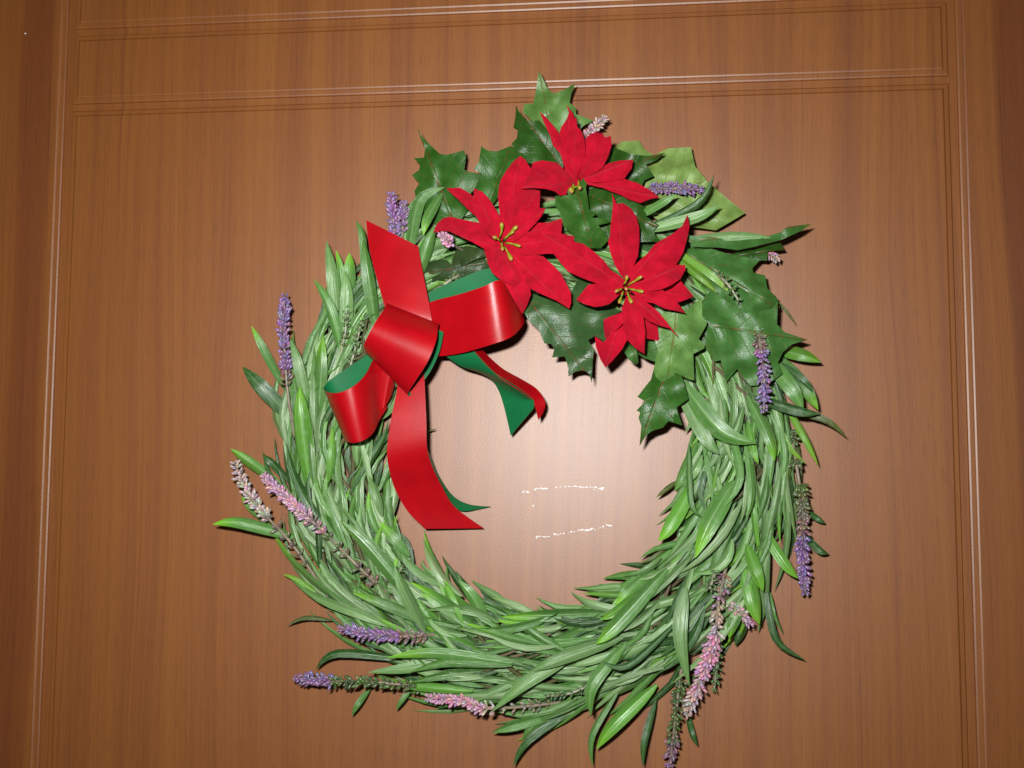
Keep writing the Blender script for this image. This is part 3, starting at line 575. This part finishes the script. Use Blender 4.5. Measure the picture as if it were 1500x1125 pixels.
# --- lavender and seed sprigs
PU, PK, WH, GN, BR = (0.285, 0.175, 0.345), (0.590, 0.320, 0.430), (0.560, 0.430, 0.400), (0.110, 0.165, 0.060), (0.270, 0.170, 0.170)
def sprig(path, spans, label=None, stemc=(0.30, 0.24, 0.17), size=1.0, dense=11.0, reach=1.0, name='lavender_sprig'):
    size *= 1.12
    """path: px points tip..foot with h mm; spans: (from, to, colour a, colour b, density) along the path in px"""
    path = path[:-1]+[(path[-1][0], path[-1][1], 16)]
    P = catmull(path, 10); W = [px(x, y, h*MM) for x, y, h in P]
    cum = [0.0]
    for i in range(1, len(W)): cum.append(cum[-1]+(W[i]-W[i-1]).length)
    def at(d):
        d *= S
        for i in range(1, len(W)):
            if cum[i] >= d: return W[i-1].lerp(W[i], (d-cum[i-1])/max(1e-9, cum[i]-cum[i-1])), (W[i-1]-W[i]).normalized()
        return W[-1], (W[-2]-W[-1]).normalized()
    V, Fc = [], []; n = len(W)
    tube_into(V, Fc, W, [lerp(.0006, .0012, i/(n-1)) for i in range(n)], 6)
    st = part(name, V, Fc, STEM, colors=[tuple(q*random.uniform(.85, 1.1) for q in stemc) for _ in V])
    if label: st['label'] = label
    V, Fc, Cs = [], [], []
    for d0, d1, ca, cb, dn in spans:
        d = d0
        while d < d1:
            p, t = at(d); t = t; a = t.cross(Vector((.1, 1, .2))).normalized(); b = t.cross(a)
            tap = 0.62+0.38*sstep(0, 26, d); m = 8 if dn < 10.5 else 5; ph = random.uniform(0, 6.28)
            cc = mix(ca, cb, (d-d0)/max(1, d1-d0))
            for k in range(m):
                an = ph+2*math.pi*k/m+random.uniform(-.3, .3); o = a*math.cos(an)+b*math.sin(an)
                dd = (o*random.uniform(.6, 1.1)+t*random.uniform(.35, 1.1)).normalized()
                ln = random.uniform(3.4, 6.0)*MM*tap*size*reach; c2 = tuple(q*random.uniform(.75, 1.25) for q in cc)
                bud_into(V, Fc, Cs, p+o*.0004, dd, ln, random.uniform(.7, 1.15)*MM*tap*size, tuple(q*.8 for q in c2), tuple(min(1, q*1.15) for q in c2), 6)
            d += dn*0.72*random.uniform(.7, 1.3)
    part('blossom', V, Fc, BUD, st, colors=Cs)
    return st
sprig([(417,433,26),(416,500,28),(422,580,27),(432,640,24)], [(2,118,PU,PU,10),(118,140,BR,GN,14)], 'purple lavender spike standing up at the left edge')
sprig([(573,284,30),(577,330,32),(584,380,32)], [(2,70,PU,PU,10)], 'purple lavender tip above the upright ribbon tail')
sprig([(592,297,28),(590,330,30),(588,380,30)], [(2,46,PU,PU,10)])
sprig([(648,344,52),(660,356,48),(690,374,40)], [(1,22,PK,PK,6)], 'small pink lavender head under a petal', size=1.1)
sprig([(887,172,30),(868,190,31),(840,222,32)], [(2,60,WH,PK,8)], 'pale pink lavender tip behind the top flower', size=.85)
sprig([(1029,278,36),(990,276,40),(940,276,42)], [(2,90,PU,PU,10)], 'purple lavender spike lying on the pale leaf', size=.85)
sprig([(1138,380,24),(1128,372,24),(1100,362,24)], [(1,20,WH,PK,7)], 'tiny pink lavender tip at the right', size=.9)
sprig([(1119,601,50),(1119,550,52),(1113,500,52),(1106,450,48)], [(2,84,PU,PU,10),(84,150,BR,GN,11)], 'purple lavender spike hanging over the glossy holly leaf', size=.9)
sprig([(1179,868,20),(1175,800,22),(1176,745,24),(1168,690,26),(1158,630,28)], [(2,86,PU,PU,10),(86,150,BR,GN,9),(180,186,GN,GN,6),(212,218,GN,GN,6),(236,250,GN,GN,10)], 'long purple lavender spike hanging down at the right edge')
sprig([(1099,914,26),(1080,894,30),(1058,880,30)], [(2,46,PK,WH,8)], 'short pink lavender tip at the lower right', size=.9)
sprig([(1006,1046,22),(1030,985,28),(1047,935,34),(1053,880,38),(1075,780,36)], [(2,70,WH,PK,9),(70,128,PK,PK,9),(128,215,WH,BR,15)], 'long pink lavender spike hanging at the lower right', size=1.1)
sprig([(980,1130,16),(986,1080,20),(992,1030,24),(998,980,26)], [(2,60,PU,BR,12),(50,135,GN,GN,11)], 'purple and green lavender spike cut by the bottom edge')
sprig([(344,678,22),(362,720,24),(392,758,25),(430,800,26),(485,880,28)], [(2,100,WH,WH,10),(100,190,BR,GN,22)], 'whitish pink lavender spike at the left')
sprig([(387,697,28),(425,735,34),(470,775,38),(530,835,42),(596,896,40)], [(2,105,PK,PK,9),(105,135,BR,PK,14),(140,250,GN,BR,26)], 'pink lavender spike with a long bare stem at the left')
sprig([(499,921,32),(550,930,36),(600,932,38),(680,925,36)], [(2,95,PU,PU,9),(95,130,BR,BR,11),(150,170,BR,GN,12)], 'purple lavender spike at the lower left above another')
sprig([(433,993,22),(490,998,25),(560,1000,28),(650,1010,28)], [(2,62,PU,PU,9),(62,190,GN,GN,11)], 'purple lavender tip on a green spike, lowest at the left')
sprig([(627,1022,26),(675,1026,29),(720,1038,31),(850,1026,30)], [(2,88,PK,PK,9),(88,180,WH,GN,16)], 'pink lavender spike at the bottom of the wreath', size=.95)
for pth in ([(512,440,28),(505,490,32),(490,560,32)], [(530,470,30),(515,530,34),(495,590,34)], [(590,830,28),(570,850,32),(540,820,30)], [(1048,840,40),(1040,860,42),(1062,790,40)],
            [(1046,1010,20),(1052,960,24),(1062,900,26)], [(1082,440,48),(1060,410,46),(1030,395,44)], [(636,430,34),(660,410,36),(690,396,36)], [(800,1020,30),(850,1010,34),(920,960,34)]):
    sprig(pth, [(2,70,(0.11,0.20,0.07),GN,13)], None, (0.38,0.38,0.26), .72, name='seed_sprig')
